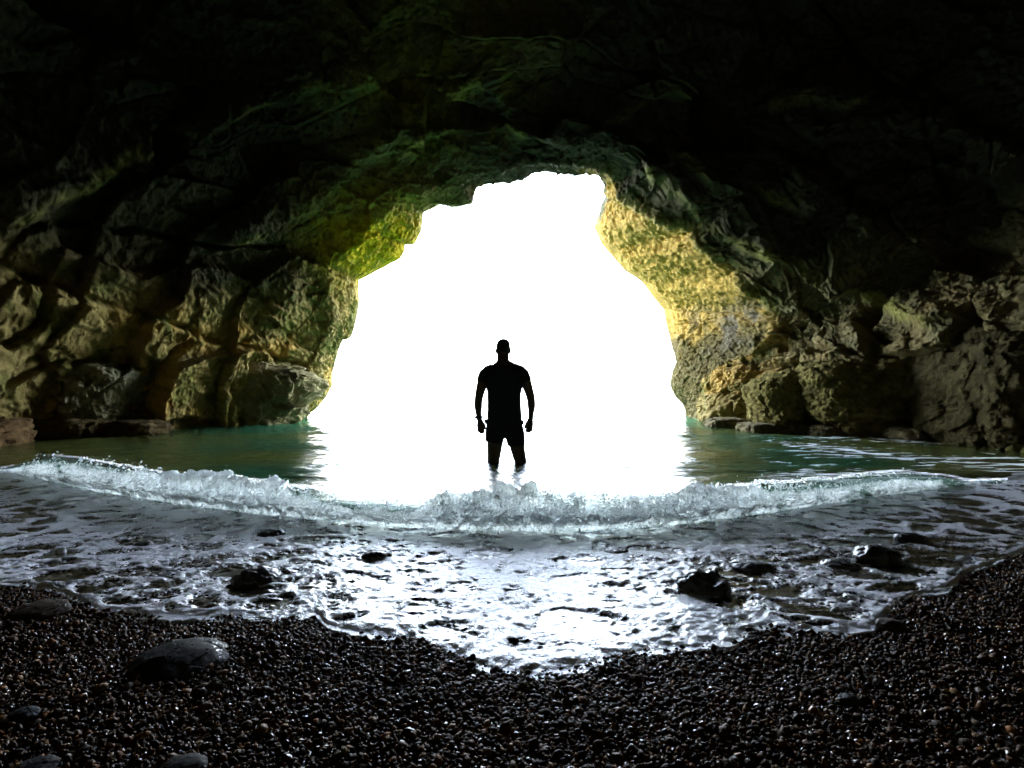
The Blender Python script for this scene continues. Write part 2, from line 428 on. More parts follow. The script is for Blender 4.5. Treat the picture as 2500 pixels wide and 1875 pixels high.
d = rock_relief(P, N, amp_in)
d *= .15 + .85 * amp_wall * (1 - .05 * sstep(1.2, 1.8, P[:, 0]) * sstep(N_LIP + 2, N_LIP - 8, row))
PU = 1250 + FPX * P[:, 0] / np.maximum(P[:, 1], .3); PV_ = HOR - (P[:, 2] - CAM_H) * FPX / np.maximum(P[:, 1], .3)
def seam(pts):
    """signed course of a crack or ledge over the wall: distance of every wall point to it and its height above it"""
    K = []
    for x, y in pts:
        q = (PU - x) ** 2 + (PV_ - y) ** 2; q[P[:, 1] < 1] = 1e12; q[row < N_LIP] = 1e12; K.append(P[np.argmin(q)])
    K = np.array(K); best = np.full(len(P), 9.0); up = np.zeros(len(P))
    Wq = P + .10 * np.stack([noise(P, .5, 501), noise(P, .5, 502), noise(P, .5, 503)], 1)
    for a, b in zip(K[:-1], K[1:]):
        ab = b - a; t_ = np.clip(((Wq - a) @ ab) / (ab @ ab), 0, 1); D = Wq - (a + t_[:, None] * ab); dd = np.linalg.norm(D, axis=1)
        m = dd < best; best = np.where(m, dd, best); up = np.where(m, D[:, 2], up)
    return best, up
CRACKS = [[(460,810),(400,880),(320,950),(220,1010)],[(460,810),(300,750),(100,690),(0,650)],[(460,810),(600,845),(700,885),(800,900)],[(120,690),(60,790),(0,840)],
          [(0,560),(230,545),(480,590),(700,610)],[(330,900),(180,890),(20,930)],[(1830,830),(1960,850),(2180,880)],[(1850,700),(2000,770),(2180,850)]]
for k, c in enumerate(CRACKS):
    ds, up = seam(c); wd = .10 if k < 4 else .07
    d += amp_in * (-.22 * (1 - sstep(.015, wd, ds)) + .045 * np.exp(-(ds / .30) ** 2) * np.where(up < 0, 1, -.4))
LEDGES = [[(0,560),(200,440),(380,340),(640,240),(900,175)],[(930,340),(1060,260),(1180,190),(1280,330)],[(560,600),(760,500),(900,380),(1100,300)],[(1610,440),(1720,560),(1940,640),(2090,720),(2310,805)],
          [(1560,330),(1700,420),(1960,520)],[(1480,300),(1640,200),(1900,260),(2100,240)]]
vein = np.zeros(len(P))
for k, c in enumerate(LEDGES):
    ds, up = seam(c); d += amp_in * .20 * np.exp(-(ds / .34) ** 2) * np.where(up > 0, 1, np.exp(-(ds / .10) ** 2))
    vein = np.maximum(vein, (1.0 if k in (1, 3) else .45) * (1 - sstep(.03, .16, ds)))
V = P + N * (d * np.where(row < N_OUT, .5, 1))[:, None]
# rock colour: pale ochre stone, olive and lime algae, shade overhead and at both sides painted in as darker stone
n1 = fbm(P, 1.5, 71, 4); n2 = fbm(P, .45, 81, 4); n3 = fbm(P, 3.0, 91, 3)
def mixc(c, col, k): return c * (1 - k[:, None]) + np.array(col)[None] * k[:, None]
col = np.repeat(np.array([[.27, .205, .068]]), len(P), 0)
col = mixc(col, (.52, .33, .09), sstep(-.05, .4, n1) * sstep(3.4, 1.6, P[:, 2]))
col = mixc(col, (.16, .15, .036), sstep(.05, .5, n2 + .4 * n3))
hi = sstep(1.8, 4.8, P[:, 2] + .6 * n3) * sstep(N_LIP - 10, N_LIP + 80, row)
col = mixc(col, (.070, .064, .032), .78 * hi)  # ceiling shade put into the rock colour
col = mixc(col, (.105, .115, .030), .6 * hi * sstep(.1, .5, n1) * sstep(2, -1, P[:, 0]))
farleft_shade = sstep(-4.6, -6.2, P[:, 0] - .35 * P[:, 2] + .8 * n3) * sstep(1.8, 3.0, P[:, 2] + .4 * n1)
col = mixc(col, (.022, .021, .012), .9 * farleft_shade)  # upper left corner darkened by colour to stand in for shade
col = mixc(col, (.06, .05, .024), .3 * sstep(-6.2, -7.2, P[:, 0]))  # light falloff towards the left edge, painted into the colour
col = mixc(col, (.085, .066, .024), .65 * sstep(4.3, 5.6, P[:, 0] + .4 * n2) * sstep(N_LIP, N_LIP + 60, row))  # right side toned down, shade worked into the tint
rightin_shade = sstep(1.5, 4, P[:, 0]) * sstep(N_LIP - 2, N_LIP + 20, row)
col = mixc(col, (.105, .092, .046), .7 * rightin_shade * sstep(.3, 2.2, P[:, 2] + .3 * n2))  # shade of the right inner wall painted as darker stone
crown_shade = np.exp(-((P[:, 0] - .4) / 2.3) ** 2) * sstep(4.4, 5.0, P[:, 2]) * sstep(N_OUT - 1, N_OUT + 30, row) * sstep(N_LIP + 150, N_LIP + 60, row)
col = mixc(col, (.046, .042, .034), .9 * crown_shade)  # painted shade under and behind the top of the arch
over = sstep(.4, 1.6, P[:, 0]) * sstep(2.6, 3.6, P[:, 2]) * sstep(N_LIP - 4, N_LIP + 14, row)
col = mixc(col, (.036, .033, .024), .72 * over)  # shade at the upper right, coloured into the rock
lim = np.exp(-(((P[:, 0] + 3.0) / 1.2) ** 2 + ((P[:, 2] - 3.9) / .75) ** 2)) * sstep(N_LIP + 90, N_LIP - 20, row)
col = mixc(col, (.66, .49, .012), np.clip(lim * 1.5 * (.75 + .6 * n2), 0, .95))
lim2 = np.exp(-(((P[:, 0] + 1.3) / 1.5) ** 2 + ((P[:, 2] - 6.0) / .9) ** 2)) * sstep(N_LIP - 5, N_LIP + 60, row)
col = mixc(col, (.19, .17, .016), np.clip(lim2 * (.5 + 1.1 * n2), 0, .85))
col = mixc(col, (.20, .19, .045), vein * amp_in * np.clip(.55 + n2, 0, .9))
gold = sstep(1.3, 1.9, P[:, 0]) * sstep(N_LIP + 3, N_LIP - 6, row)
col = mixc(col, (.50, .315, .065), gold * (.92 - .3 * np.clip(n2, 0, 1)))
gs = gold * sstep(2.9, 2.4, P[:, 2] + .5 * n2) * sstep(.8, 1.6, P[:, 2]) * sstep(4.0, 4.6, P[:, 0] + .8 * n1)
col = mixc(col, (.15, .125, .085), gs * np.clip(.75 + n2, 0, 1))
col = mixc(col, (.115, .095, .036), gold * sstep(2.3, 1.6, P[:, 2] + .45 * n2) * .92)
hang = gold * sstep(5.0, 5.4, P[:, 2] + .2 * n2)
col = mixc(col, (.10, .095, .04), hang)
CF = grid_faces(NR, NC)
ri = np.r_[np.arange(N_OUT + 40, NR - 1, 12), NR - 1]; cj = np.r_[np.arange(0, NC, 12), NC - 1]     # back of the rock: the headland has thickness
V = np.concatenate([V, (G - 1.8 * Nn)[ri][:, cj].reshape(-1, 3)]); CF = np.concatenate([CF, grid_faces(len(ri), len(cj)) + len(P)])
col = np.concatenate([col, np.full((len(V) - len(P), 3), .12)])
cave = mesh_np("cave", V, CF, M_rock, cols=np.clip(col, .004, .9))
tag(cave, "dark rough rock cave with an arched mouth open to the bright sea", "cave", kind="structure")

# ------------------------------------------------------------------ beach and sea bed
def beach_z(X, Y):
    z = np.where(Y < 2.3, .205 - .0885 * Y, .0015 - .245 * (Y - 2.3))
    z = np.where(Y < 1.2, z, z); return np.maximum(z, -1.1)
bx = np.concatenate([np.linspace(-11, -3, 30, endpoint=False), np.linspace(-3, 3, 400, endpoint=False), np.linspace(3, 11, 31)])
by = np.concatenate([np.linspace(-7, .3, 30, endpoint=False), np.linspace(.3, 3, 240, endpoint=False), np.linspace(3, 30, 60)])
BX, BY = np.meshgrid(bx, by); bp = np.stack([BX.ravel(), BY.ravel(), np.zeros(BX.size)], 1)
bz = beach_z(bp[:, 0], bp[:, 1]) - .008 + .012 * fbm(bp, .35, 101, 3) + .004 * noise(bp, .03, 105)
bp[:, 2] = bz
beach = mesh_np("beach", bp, grid_faces(len(by), len(bx)), M_bed); tag(beach, kind="structure")

# ------------------------------------------------------------------ water line of the swash
TIP = np.array([(-700,1330),(-200,1390),(0,1420),(113,1434),(190,1464),(249,1496),(339,1506),(497,1508),(678,1511),(741,1502),(768,1492),(800,1527),(859,1545),(931,1557),(1017,1570),(1080,1597),(1184,1629),(1252,1647),(1311,1651),(1388,1642),(1433,1629),(1487,1615),(1568,1597),(1659,1584),(1722,1572),(1795,1562),(1828,1543),(1885,1531),(1946,1547),(2047,1551),(2129,1531),(2157,1511),(2186,1478),(2243,1454),(2312,1442),(2373,1393),(2455,1364),(2500,1344),(2900,1290),(3300,1270)], float)
def ray_to_beach(y):      # distance at which the sight line of row y meets the upper beach
    m = (y - HOR) / FPX; return (CAM_H - .205 - .012) / (m - .0885)
TIPA = (TIP[:, 0] - 1250) / FPX; TIPY = ray_to_beach(TIP[:, 1])
def tip_y(a): return np.interp(a, TIPA, TIPY)
CREST = np.array([(-600,1120),(-100,1120),(40,1112),(130,1096),(250,1110),(400,1138),(600,1148),(750,1170),(900,1195),(1000,1200),(1100,1192),(1250,1178),(1400,1182),(1600,1188),(1800,1170),(1900,1160),(2050,1146),(2180,1136),(2300,1150),(2380,1172),(2600,1170),(3200,1170)], float)
FRONT = np.array([(-600,1125),(-100,1140),(40,1155),(100,1168),(250,1200),(400,1222),(600,1248),(800,1268),(1000,1286),(1250,1293),(1500,1291),(1700,1272),(1900,1246),(2100,1216),(2300,1190),(2380,1180),(2600,1172),(3200,1170)], float)
def front_y(a):
    p = a * FPX + 1250; return CAM_H * FPX / (np.interp(p, FRONT[:, 0], FRONT[:, 1]) - HOR)
def crest_h(a):
    p = a * FPX + 1250; Yc = front_y(a) + .10
    h = .80 * (CAM_H - (np.interp(p, CREST[:, 0], CREST[:, 1]) - HOR) / FPX * Yc)
    h = np.maximum(h, .02); e = sstep(-30, 110, p) * sstep(2430, 2290, p)
    return (.015 + (h - .015) * e) * (1 + .07 * sstep(1000, 1120, p) * sstep(1950, 1800, p))

# swash: a thin sheet of foam and water running up the shingle
def foam_cells(Q, s, seed):
    W2 = Q + .35 * s * np.stack([noise(Q, s * 1.3, seed), noise(Q, s * 1.3, seed + 1), 0 * Q[:, 0]], 1)
    _, b, _ = cells(W2 * np.array([.75, 1, 0]) + np.array([0, 0, .5]), s, seed + 2); return b
na, ny = 1250, 460
aa = np.linspace(-2.0, 2.0, na); v = np.linspace(0, 1, ny)
A, Vv = np.meshgrid(aa, v)
y0 = tip_y(A) - .10; y1 = front_y(A) + .05
Y = y0 * (y1 / y0) ** Vv
X = A * Y; Q = np.stack([X.ravel(), Y.ravel(), np.zeros(X.size)], 1)
dist = (Y - tip_y(A)).ravel() * .9 + .018 * noise(Q, .09, 201) + .010 * noise(Q, .03, 202)
fb = foam_cells(Q, .165, 210); fs = foam_cells(Q, .055, 220); fx = foam_cells(Q, .022, 226)
dens = .40 * fbm(Q, .55, 230, 3) + np.interp(Q[:, 0] / Q[:, 1], [-1.2, -.55, -.2, .25, .6, 1.2], [-.10, -.20, .04, .06, -.24, -.16])
dens += .5 * sstep(.12, .02, dist) + .10 * sstep(.5, 1.1, dist)
holes = 1.20 - 2.05 * fb - .75 * fs - .35 * fx                   # bright lace between the holes
foam = np.clip(holes + dens, -.3, 1.3)
foam = np.maximum(foam, sstep(.075, .03, dist + .02 * noise(Q, .05, 260)) * .95)
fsm = sstep(.25, .75, foam)
thick = .0085 * sstep(-.014, .08, dist) - .03 * sstep(.0, -.03, dist)
lump = .0045 * fbm(Q, .12, 240, 4, .55) + .006 * noise(Q * np.array([.8, 1, 1]), .30, 245)
Zs = beach_z(Q[:, 0], Q[:, 1]) - .004 + thick + fsm * .007 * sstep(-.01, .06, dist) + lump * sstep(0, .10, dist) + .004 * fbm(Q, .035, 250, 2)
Zs = np.where(dist > 0, np.maximum(Zs, beach_z(Q[:, 0], Q[:, 1]) + .003), Zs)
Zs = np.where(Q[:, 1] > 2.2, np.maximum(Zs, -.002 + lump * .5 + fsm * .006), Zs)
Q[:, 2] = Zs
swash = mesh_np("sea_foam", Q, grid_faces(ny, na), M_swash, attrs={"foam": foam})
tag(swash, kind="stuff")

# sea: one sheet from behind the wave out to the horizon
ys = [1.9]
while ys[-1] < 16: ys.append(ys[-1] * 1.0065)
while ys[-1] < 9000: ys.append(ys[-1] * 1.12)
ys = np.array(ys); aa2 = np.linspace(-1.9, 1.9, 620)
A, Y = np.meshgrid(aa2, ys); X = A * Y
Q = np.stack([X.ravel(), Y.ravel(), np.zeros(X.size)], 1)
near = sstep(30, 12, Q[:, 1])
Qs = Q * np.array([.45, 1, 1])
z = (.022 * noise(Qs, .9, 301) + .014 * noise(Qs, .38, 302) + .0075 * fbm(Qs, .15, 303, 3) + .020 * noise(Q * np.array([.45, 1, 1]), .26, 305) * sstep(.05, .5, noise(Q, .8, 306) + .55 * np.exp(-((Q[:, 0] + .1) ** 2 / .3 + (Q[:, 1] - 4.1) ** 2 / .25)))) * near
rel = Q[:, 1] - front_y(Q[:, 0] / Q[:, 1])
z = z * sstep(.2, 1.2, rel) - .06 * sstep(.45, .15, rel)
strk = fbm(Q * np.array([.22, 1, 1]), .20, 310, 3, .6, True) * .5 + .5 * noise(Q * np.array([.5, 1, 1]), 1.1, 311)
zone = sstep(.15, .8, Q[:, 0] / Q[:, 1]) * 1.0 + .25 * sstep(-.3, -.7, Q[:, 0] / Q[:, 1]) * sstep(5, 3.5, Q[:, 1])
fo = np.clip((strk - .42) * 2.4, 0, 1) * np.clip(zone * .75, .04, 1) * sstep(11, 6, Q[:, 1])
Q[:, 2] = z
water = mesh_np("water", Q, grid_faces(len(ys), len(aa2)), M_sea, attrs={"foam": fo, "far": sstep(7.6, 10.8, Q[:, 1]) * sstep(15, 11.5, Q[:, 1])})
tag(water, kind="structure")

# ------------------------------------------------------------------ the breaking wave
prof = np.array([(-.07,-.10),(-.03,-.04),(.0,.04),(.03,.16),(.045,.36),(.035,.58),(.0,.80),(-.03,.93),(-.015,1.02),(.04,1.06),(.12,1.02),(.25,.86),(.42,.58),(.65,.28),(.9,.06),(1.15,-.12)])
pt = np.r_[0, np.cumsum(np.hypot(np.diff(prof[:, 0]) * 1.0, np.diff(prof[:, 1]) * .25))]
nt = 190; tt = np.interp(np.linspace(0, 1, nt), [0, .68, 1], [0, pt[9], pt[-1]])
def smooth_interp(t, x, y):
    m = np.gradient(y, x); i = np.clip(np.searchsorted(x, t) - 1, 0, len(x) - 2); h = x[i + 1] - x[i]; s = (t - x[i]) / h
    return (2*s**3-3*s**2+1)*y[i] + (s**3-2*s**2+s)*h*m[i] + (-2*s**3+3*s**2)*y[i+1] + (s**3-s**2)*h*m[i+1]
pdy, ph_ = smooth_interp(tt, pt, prof[:, 0]), smooth_interp(tt, pt, prof[:, 1])
na = 1300; aw = np.linspace(-1.22, 1.10, na)
A, _ = np.meshgrid(aw, tt)
Hc = crest_h(aw) * (1 + .10 * noise(np.stack([aw * 2.6, 0 * aw, 0 * aw], 1), .22, 401) + .06 * noise(np.stack([aw * 2.6, 0 * aw, 0 * aw], 1), .07, 402))
Fy = front_y(aw)
Yw = Fy[None] + pdy[:, None] * (Hc / .2)[None] ** .7
Zw = ph_[:, None] * Hc[None]
Xw = aw[None] * Yw
Gw = np.stack([Xw, Yw, Zw], -1); Nw = grid_normals(Gw)
if Nw[40, na // 2, 1] > 0: Nw = -Nw
Pw = Gw.reshape(-1, 3); Nv = Nw.reshape(-1, 3)
tn = np.repeat(np.linspace(0, 1, nt), na); an = np.tile(aw, nt); hh = np.tile(Hc, nt)
pxa = an * FPX + 1250
# how broken the crest is along the wave: boiling in the middle and on the left, glassy on the right
broke = np.interp(pxa, [40, 130, 300, 480, 680, 800, 930, 1010, 1080, 1250, 1500, 1800, 1900, 2000, 2200, 2350],
                  [.45, .40, .70, .95, .90, .60, .60, .55, 1.0, 1.0, 1.0, .95, .55, .38, .40, .25])
clump = fbm(Pw * np.array([1, 1, .8]), .16, 410, 3)
topl = np.interp(pxa, [40, 300, 480, 700, 760, 900, 1000, 1060, 1300, 1380, 1440, 1500, 1800, 1900, 2050, 2350], [.5, .55, .68, .62, .44, .40, .42, .66, .66, .50, .46, .60, .64, .48, .44, .5])
front = sstep(.02, .10, tn) * sstep(.03, -.12, tn - topl + .09 * clump)
foamw = np.clip(front * (1.55 * broke + .55 * clump), 0, 2)
lowfade = .8 + .2 * sstep(.12, .40, tn)
foamw *= lowfade
dr = front * np.clip(hh / .18, .2, 1.2) * broke * (.036 * fbm(Pw, .13, 420, 3, .6, True) + .030 * fbm(Pw * np.array([1, 1, .7]), .05, 430, 4, .65, True) - .022)
dr += .006 * fbm(Pw, .22, 440, 3) * sstep(.6, .8, tn)
Pw = Pw + Nv * dr[:, None]
wave = mesh_np("wave", Pw, grid_faces(nt, na), M_wave, attrs={"foam": foamw, "back": sstep(.47, .60, tn)})
tag(wave, "low breaking wave with white churning crest curling onto the foamy shingle", "wave")
# spray thrown from the crest: droplets and short strands
ND = 8000
wgt = np.interp(aw * FPX + 1250, [40, 200, 480, 700, 800, 1000, 1080, 1300, 1500, 1850, 1950, 2200], [.1, .35, 1, .8, .35, .5, 1.4, 1.5, 1.4, 1.2, .35, .1])
ci = np.repeat(np.arange(na), 1); clw = np.clip(.7 + 1.3 * noise(np.stack([aw * 2.6, 0 * aw, 0 * aw], 1), .10, 450), .02, 3)
pr = wgt * clw; pr /= pr.sum()
ci = rng.choice(na, ND, p=pr)
u = rng.random(ND); h0 = Hc[ci]
hz = h0 * np.where(u < .5, rng.uniform(.55, 1.05, ND), rng.uniform(.02, .95, ND))
top = rng.random(ND) < .22
hz = np.where(top, h0 * (1 + np.abs(rng.normal(0, .16, ND)) * np.clip(clw[ci], .3, 1.6)), hz)
yy = Fy[ci] + np.where(top, rng.normal(-.02, .03, ND), -.04 - np.abs(rng.normal(0, .035, ND)) - (1 - hz / h0) * .05)
xx = aw[ci] * yy + rng.normal(0, .01, ND)
sz = np.clip(np.exp(rng.normal(math.log(.0027), .5, ND)), .001, .009)
V0, F0 = ICO[0]; V1, F1 = ICO[1]
def scatter(cent, size, stretch, Vb, Fb, jit=.2, seed=3, spin=True):
    r = np.random.default_rng(seed); n = len(cent); nv = len(Vb)
    q = r.normal(size=(n, 4)); q /= np.linalg.norm(q, axis=1, keepdims=True)
    if not spin: q[:] = (1, 0, 0, 0)
    w_, x_, y_, z_ = q.T
    Rm = np.stack([1-2*(y_*y_+z_*z_), 2*(x_*y_-z_*w_), 2*(x_*z_+y_*w_), 2*(x_*y_+z_*w_), 1-2*(x_*x_+z_*z_), 2*(y_*z_-x_*w_),
                   2*(x_*z_-y_*w_), 2*(y_*z_+x_*w_), 1-2*(x_*x_+y_*y_)], 1).reshape(n, 3, 3)
    B = Vb[None] * (1 + jit * r.uniform(-1, 1, (n, nv, 1))) * (stretch * size[:, None])[:, None, :]
    W = np.einsum('nij,nvj->nvi', Rm, B) + cent[:, None]
    F = (Fb[None] + (np.arange(n) * nv)[:, None, None]).reshape(-1, 3)
    return W.reshape(-1, 3), F
strv = np.stack([np.ones(ND), rng.uniform(.6, 1, ND), np.where(rng.random(ND) < .25, rng.uniform(2, 4, ND), 1.2)], 1)
SV, SF = scatter(np.stack([xx, yy, hz], 1), sz, strv, V0, F0, .15, 5)
NS = 1100                                               # strands of water thrown forward off the lip
ci = rng.choice(na, NS, p=pr); h0 = Hc[ci]; L = rng.uniform(.02, .075, NS) * np.clip(h0 / .16, .3, 1.2)
r0 = np.clip(np.exp(rng.normal(math.log(.0020), .4, NS)), .001, .005); k6 = np.linspace(0, 1, 7)
y_0 = Fy[ci] + rng.uniform(-.075, -.02, NS); z_0 = h0 * rng.uniform(.55, 1.08, NS); ax = rng.normal(0, .5, NS); up = rng.uniform(.1, 1.1, NS); fw = rng.uniform(.2, 1.0, NS)
cs = np.stack([aw[ci][:, None] * y_0[:, None] + ax[:, None] * L[:, None] * k6, y_0[:, None] - fw[:, None] * L[:, None] * k6,
               z_0[:, None] + L[:, None] * (up[:, None] * k6 - 1.25 * k6 ** 2)], -1)
cs += .004 * rng.normal(size=cs.shape)
rr = r0[:, None] * (1.25 - k6) * (1 + .35 * rng.uniform(-1, 1, (NS, 7)))
th = np.arange(5) * 2 * math.pi / 5
rv = cs[:, :, None, :] + rr[:, :, None, None] * np.stack([np.cos(th), .4 * np.sin(th), np.sin(th)], -1)[None, None]
base = (np.arange(NS) * 35)[:, None, None] + (np.arange(6) * 5)[None, :, None]; kk = np.arange(5)[None, None]; k2 = (kk + 1) % 5
qa, qb, qc, qd = base + kk, base + k2, base + k2 + 5, base + kk + 5
qf = np.concatenate([np.stack([qa, qb, qc], -1).reshape(-1, 3), np.stack([qa, qc, qd], -1).reshape(-1, 3)])
SF = np.concatenate([SF, qf + len(SV)]); SV = np.concatenate([SV, rv.reshape(-1, 3)])
spray = mesh_np("spray", SV, SF, M_spray, wave); tag(spray, kind="stuff")

# ------------------------------------------------------------------ shingle
def pebble_cols(n, r):
    pal = np.array([(.012,.011,.010),(.022,.018,.013),(.040,.026,.014),(.065,.038,.015),(.030,.030,.026),(.075,.060,.042),(.10,.10,.095),(.018,.016,.016)])
    pw = np.array([.22,.2,.17,.08,.13,.07,.03,.10]); return pal[r.choice(8, n, p=pw / pw.sum())] * r.uniform(.4, 1.5, (n, 1)) * np.array([1.35, .9, .52])
NP = 96000
ap = rng.uniform(-2.2, 2.2, NP); Yp = np.empty(NP)
lo, hi_ = .58, tip_y(ap) + .035
Yp = np.sqrt(rng.uniform(0, 1, NP) * (hi_ ** 2 - lo ** 2) + lo ** 2)
keep = rng.random(NP) < np.clip((Yp / 1.0) * 1.0, .35, 1.0); ap, Yp = ap[keep], Yp[keep]; n = len(ap)
Xp = ap * Yp
szp = np.clip(np.exp(rng.normal(math.log(.0040), .38, n)), .0028, .0125)
zp = beach_z(Xp, Yp) - .004 + rng.uniform(-.002, .006, n) + .012 * fbm(np.stack([Xp, Yp, 0 * Xp], 1), .35, 101, 3)
stp = np.stack([rng.uniform(.9, 1.5, n), rng.uniform(.75, 1.1, n), rng.uniform(.5, .85, n)], 1)
PV, PF = scatter(np.stack([Xp, Yp, zp], 1), szp, stp, V1, F1, .16, 9)
pc = np.repeat(pebble_cols(n, rng), len(V1), 0)
dry = np.repeat(np.where(rng.random(n) < .10, .09, rng.uniform(.3, .6, n)), len(V1))
peb = mesh_np("pebbles", PV, PF, M_pebble, cols=pc, smooth=False, attrs={"dry": dry}); tag(peb, kind="stuff")

# ------------------------------------------------------------------ stones and boulders, each its own thing
def stone(name, label, cat, X, Y, zc, sx, sy, sz_, rz=0, seed=1, tint=(.02,.02,.018), lumps=.12, hollow=0, sub=4, mat=None, tilt=(0, 0), group=None, rough=.04, blocky=0):
    V, F = ICO[sub]; V = V.copy(); S = np.array([sx, sy, sz_])
    if blocky:
        k = 1 + blocky; V = np.sign(V) * np.abs(V) ** (1 / k); V /= np.maximum((np.abs(V) ** 4).sum(1, keepdims=True) ** .25, 1e-6)
    nrm = V / np.linalg.norm(V, axis=1, keepdims=True)
    Vp = V * (S / S.mean()) * (1.9 if blocky else 1.0) + np.array([seed * 7.3, seed * 3.1, seed * 5.7])
    d = lumps * fbm(Vp, 1.1 * (1.5 if blocky else 1), seed, 3) + rough * fbm(Vp, .35, seed + 5, 4, .6)
    c, b, _ = cells(Vp, .8, seed + 9, .8); d += lumps * .8 * c
    V = V * (1 + d)[:, None]
    if hollow: V[:, 2] -= hollow * np.exp(-((V[:, 0] - .1) ** 2 / .16 + (V[:, 1] + .2) ** 2 / .3)) * (V[:, 2] > 0)
    V = V * S
    tc = np.array(tint)[None] * (1 + .5 * fbm(Vp, .5, seed + 30, 4))[:, None]
    o = mesh_np(name, V, F, mat or M_stone, cols=np.clip(tc, .003, .9))
    o.location = (X, Y, zc); o.rotation_euler = (R(tilt[0]), R(tilt[1]), R(rz)); return tag(o, label, cat, group)
def on_beach(x, y, w_, h_, name, label, **kw):
    """stone on the upper beach: bottom centre of its outline at pixel (x, y), w_ x h_ pixels"""
    Y = float(ray_to_beach(y)); X = (x - 1250) / FPX * Y
    sx = w_ / 2 / FPX * Y; sz_ = max(h_ / FPX * Y * .50, .006); sy = kw.pop("sy", sx * .75)
    return stone(name, label, "stone", X, Y + sy * .6, float(beach_z(X, np.array(Y))) + sz_ * kw.pop("lift", .22), sx, sy, sz_, **kw)
ST = "stones in the swash"
on_beach(915,1362,72,34,"stone","small dark domed stone in bright foam below the wave, left of the man",seed=2,group=ST)
on_beach(612,1424,112,58,"stone","dark wet stone with a shiny top in foam, above the big boulder",seed=3,group=ST)
on_beach(1737,1450,124,84,"stone","hollow-topped dark rock in the foam on the right",seed=4,hollow=.55,lumps=.16,group=ST)
on_beach(2160,1372,104,62,"stone","largest rounded black stone in the foam at the right",seed=5,group=ST)
on_beach(2062,1384,86,28,"stone","low flat dark stone just left of the rounded black stone",seed=6,group=ST)
on_beach(2245,1324,76,36,"stone","dark stone farthest up the right side of the foam, behind the rounded black one",seed=7,group=ST)
on_beach(1850,1390,104,30,"stone","long flat stone washed by foam, above the hollow-topped rock",seed=8,group=ST,tint=(.03,.03,.027))
on_beach(1510,1348,62,20,"stone","small flat dark stone below the middle of the wave",seed=9,group=ST)
on_beach(339,1334,50,22,"stone","small dark stone showing through lacy foam at the left",seed=10,group=ST)
on_beach(1248,1562,40,24,"stone","tiny dark stone near the tip of the foam tongue",seed=11,group=ST)
on_beach(655,1306,66,24,"stone","low dark stone just under the wave, left of the domed stone",seed=12,group=ST)
on_beach(145,1346,22,26,"stone","small pale bluish stone in the foam at the far left",seed=13,tint=(.45,.48,.52),group=ST)
stone("boulder","large smooth grey boulder half buried in the dark shingle","boulder",-.778,1.06,.096,.118,.10,.047,rz=-8,seed=21,mat=M_dull,tint=(.016,.016,.015),lumps=.07,sub=6,tilt=(0,4),rough=.015)
BS = "larger stones lying on the shingle"
on_beach(70,1500,140,32,"stone","long brown rounded stone at the foam edge on the far left",seed=22,tint=(0.027,0.0192,0.0132),rz=-25,mat=M_dull,group=BS)
on_beach(42,1745,70,30,"stone","round grey stone lying near the left edge of the shingle",seed=23,tint=(0.021,0.0228,0.0252),mat=M_dull,group=BS)
on_beach(430,1880,120,26,"stone","dark flat stone at the bottom, below the big boulder",seed=24,tint=(0.012,0.0114,0.0102),mat=M_dull,group=BS)
on_beach(60,1885,110,30,"stone","dark stone in the bottom left corner",seed=25,tint=(0.0108,0.0108,0.0108),mat=M_dull,group=BS)
on_beach(520,1664,30,22,"stone","small olive pebble leaning on the right foot of the big boulder",seed=26,tint=(.05,.045,.03),mat=M_dull,group=BS)
on_beach(2188,1528,66,28,"stone","brownish stone just outside the foam edge on the right",seed=27,tint=(.05,.04,.034),mat=M_dull,group=BS)
on_beach(2085,1710,58,30,"stone","grey oval stone alone on the shingle at the lower right",seed=28,tint=(.04,.042,.04),mat=M_dull,group=BS)

def boulder(x0, x1, y0, y1, Yb, label, seed, tint, sy=.8, name="boulder", cat="boulder", lumps=.16, blocky=.6, rz=0, group=None, sub=6, tilt=(0,0)):
    cx, cy = (x0 + x1) / 2, (y0 + y1) / 2; c = px(cx, cy, Yb)
    sx = (x1 - x0) / 2 / FPX * Yb; sz_ = (y1 - y0) / 2 / FPX * Yb
    return stone(name, label, cat, c[0], c[1], c[2], sx * .95, sy, sz_ * 1.0, seed=seed, tint=tint, lumps=lumps, sub=sub, mat=M_boulder, rough=.05, blocky=blocky, rz=rz, group=group, tilt=tilt)
GB = "boulders along the cave wall"
boulder(215,755,862,1050,9.5,"largest pale ochre boulder at the water's edge, inside the left of the mouth",41,(.23,.20,.105),.8,rz=4,group=GB,tilt=(0,6))
boulder(15,335,885,1050,7.6,"pale grey-green boulder left of the largest ochre one",42,(.20,.19,.115),.8,group=GB)
boulder(70,240,1024,1070,6.9,"low brown rock slab under the grey-green boulder on the left",43,(.07,.052,.024),.35,name="rock",cat="rock",group=GB,sub=4)
boulder(240,400,1026,1068,7.3,"low brown wedge of rock at the foot of the boulders' crack",44,(.065,.048,.022),.35,name="rock",cat="rock",group=GB,sub=4)
boulder(-60,34,1026,1100,5.9,"rounded orange-brown rock in the water at the left edge",45,(.09,.055,.026),.35,name="rock",cat="rock",group=GB,sub=4)
boulder(1958,2190,880,1028,7.4,"large pale olive boulder at the right wall, smooth-faced",46,(.12,.10,.034),.7,group=GB,rz=-10,lumps=.10,blocky=.3)
boulder(1836,1962,915,1028,8.0,"wedge-shaped pale boulder left of the smooth-faced one, right wall",47,(.15,.125,.042),.5,group=GB,tilt=(0,-20),lumps=.10,blocky=.3)
boulder(2310,2580,800,1110,5.9,"tall rounded boulder at the right edge of the cave",48,(.05,.041,.018),.8,group=GB,lumps=.07,blocky=.15)
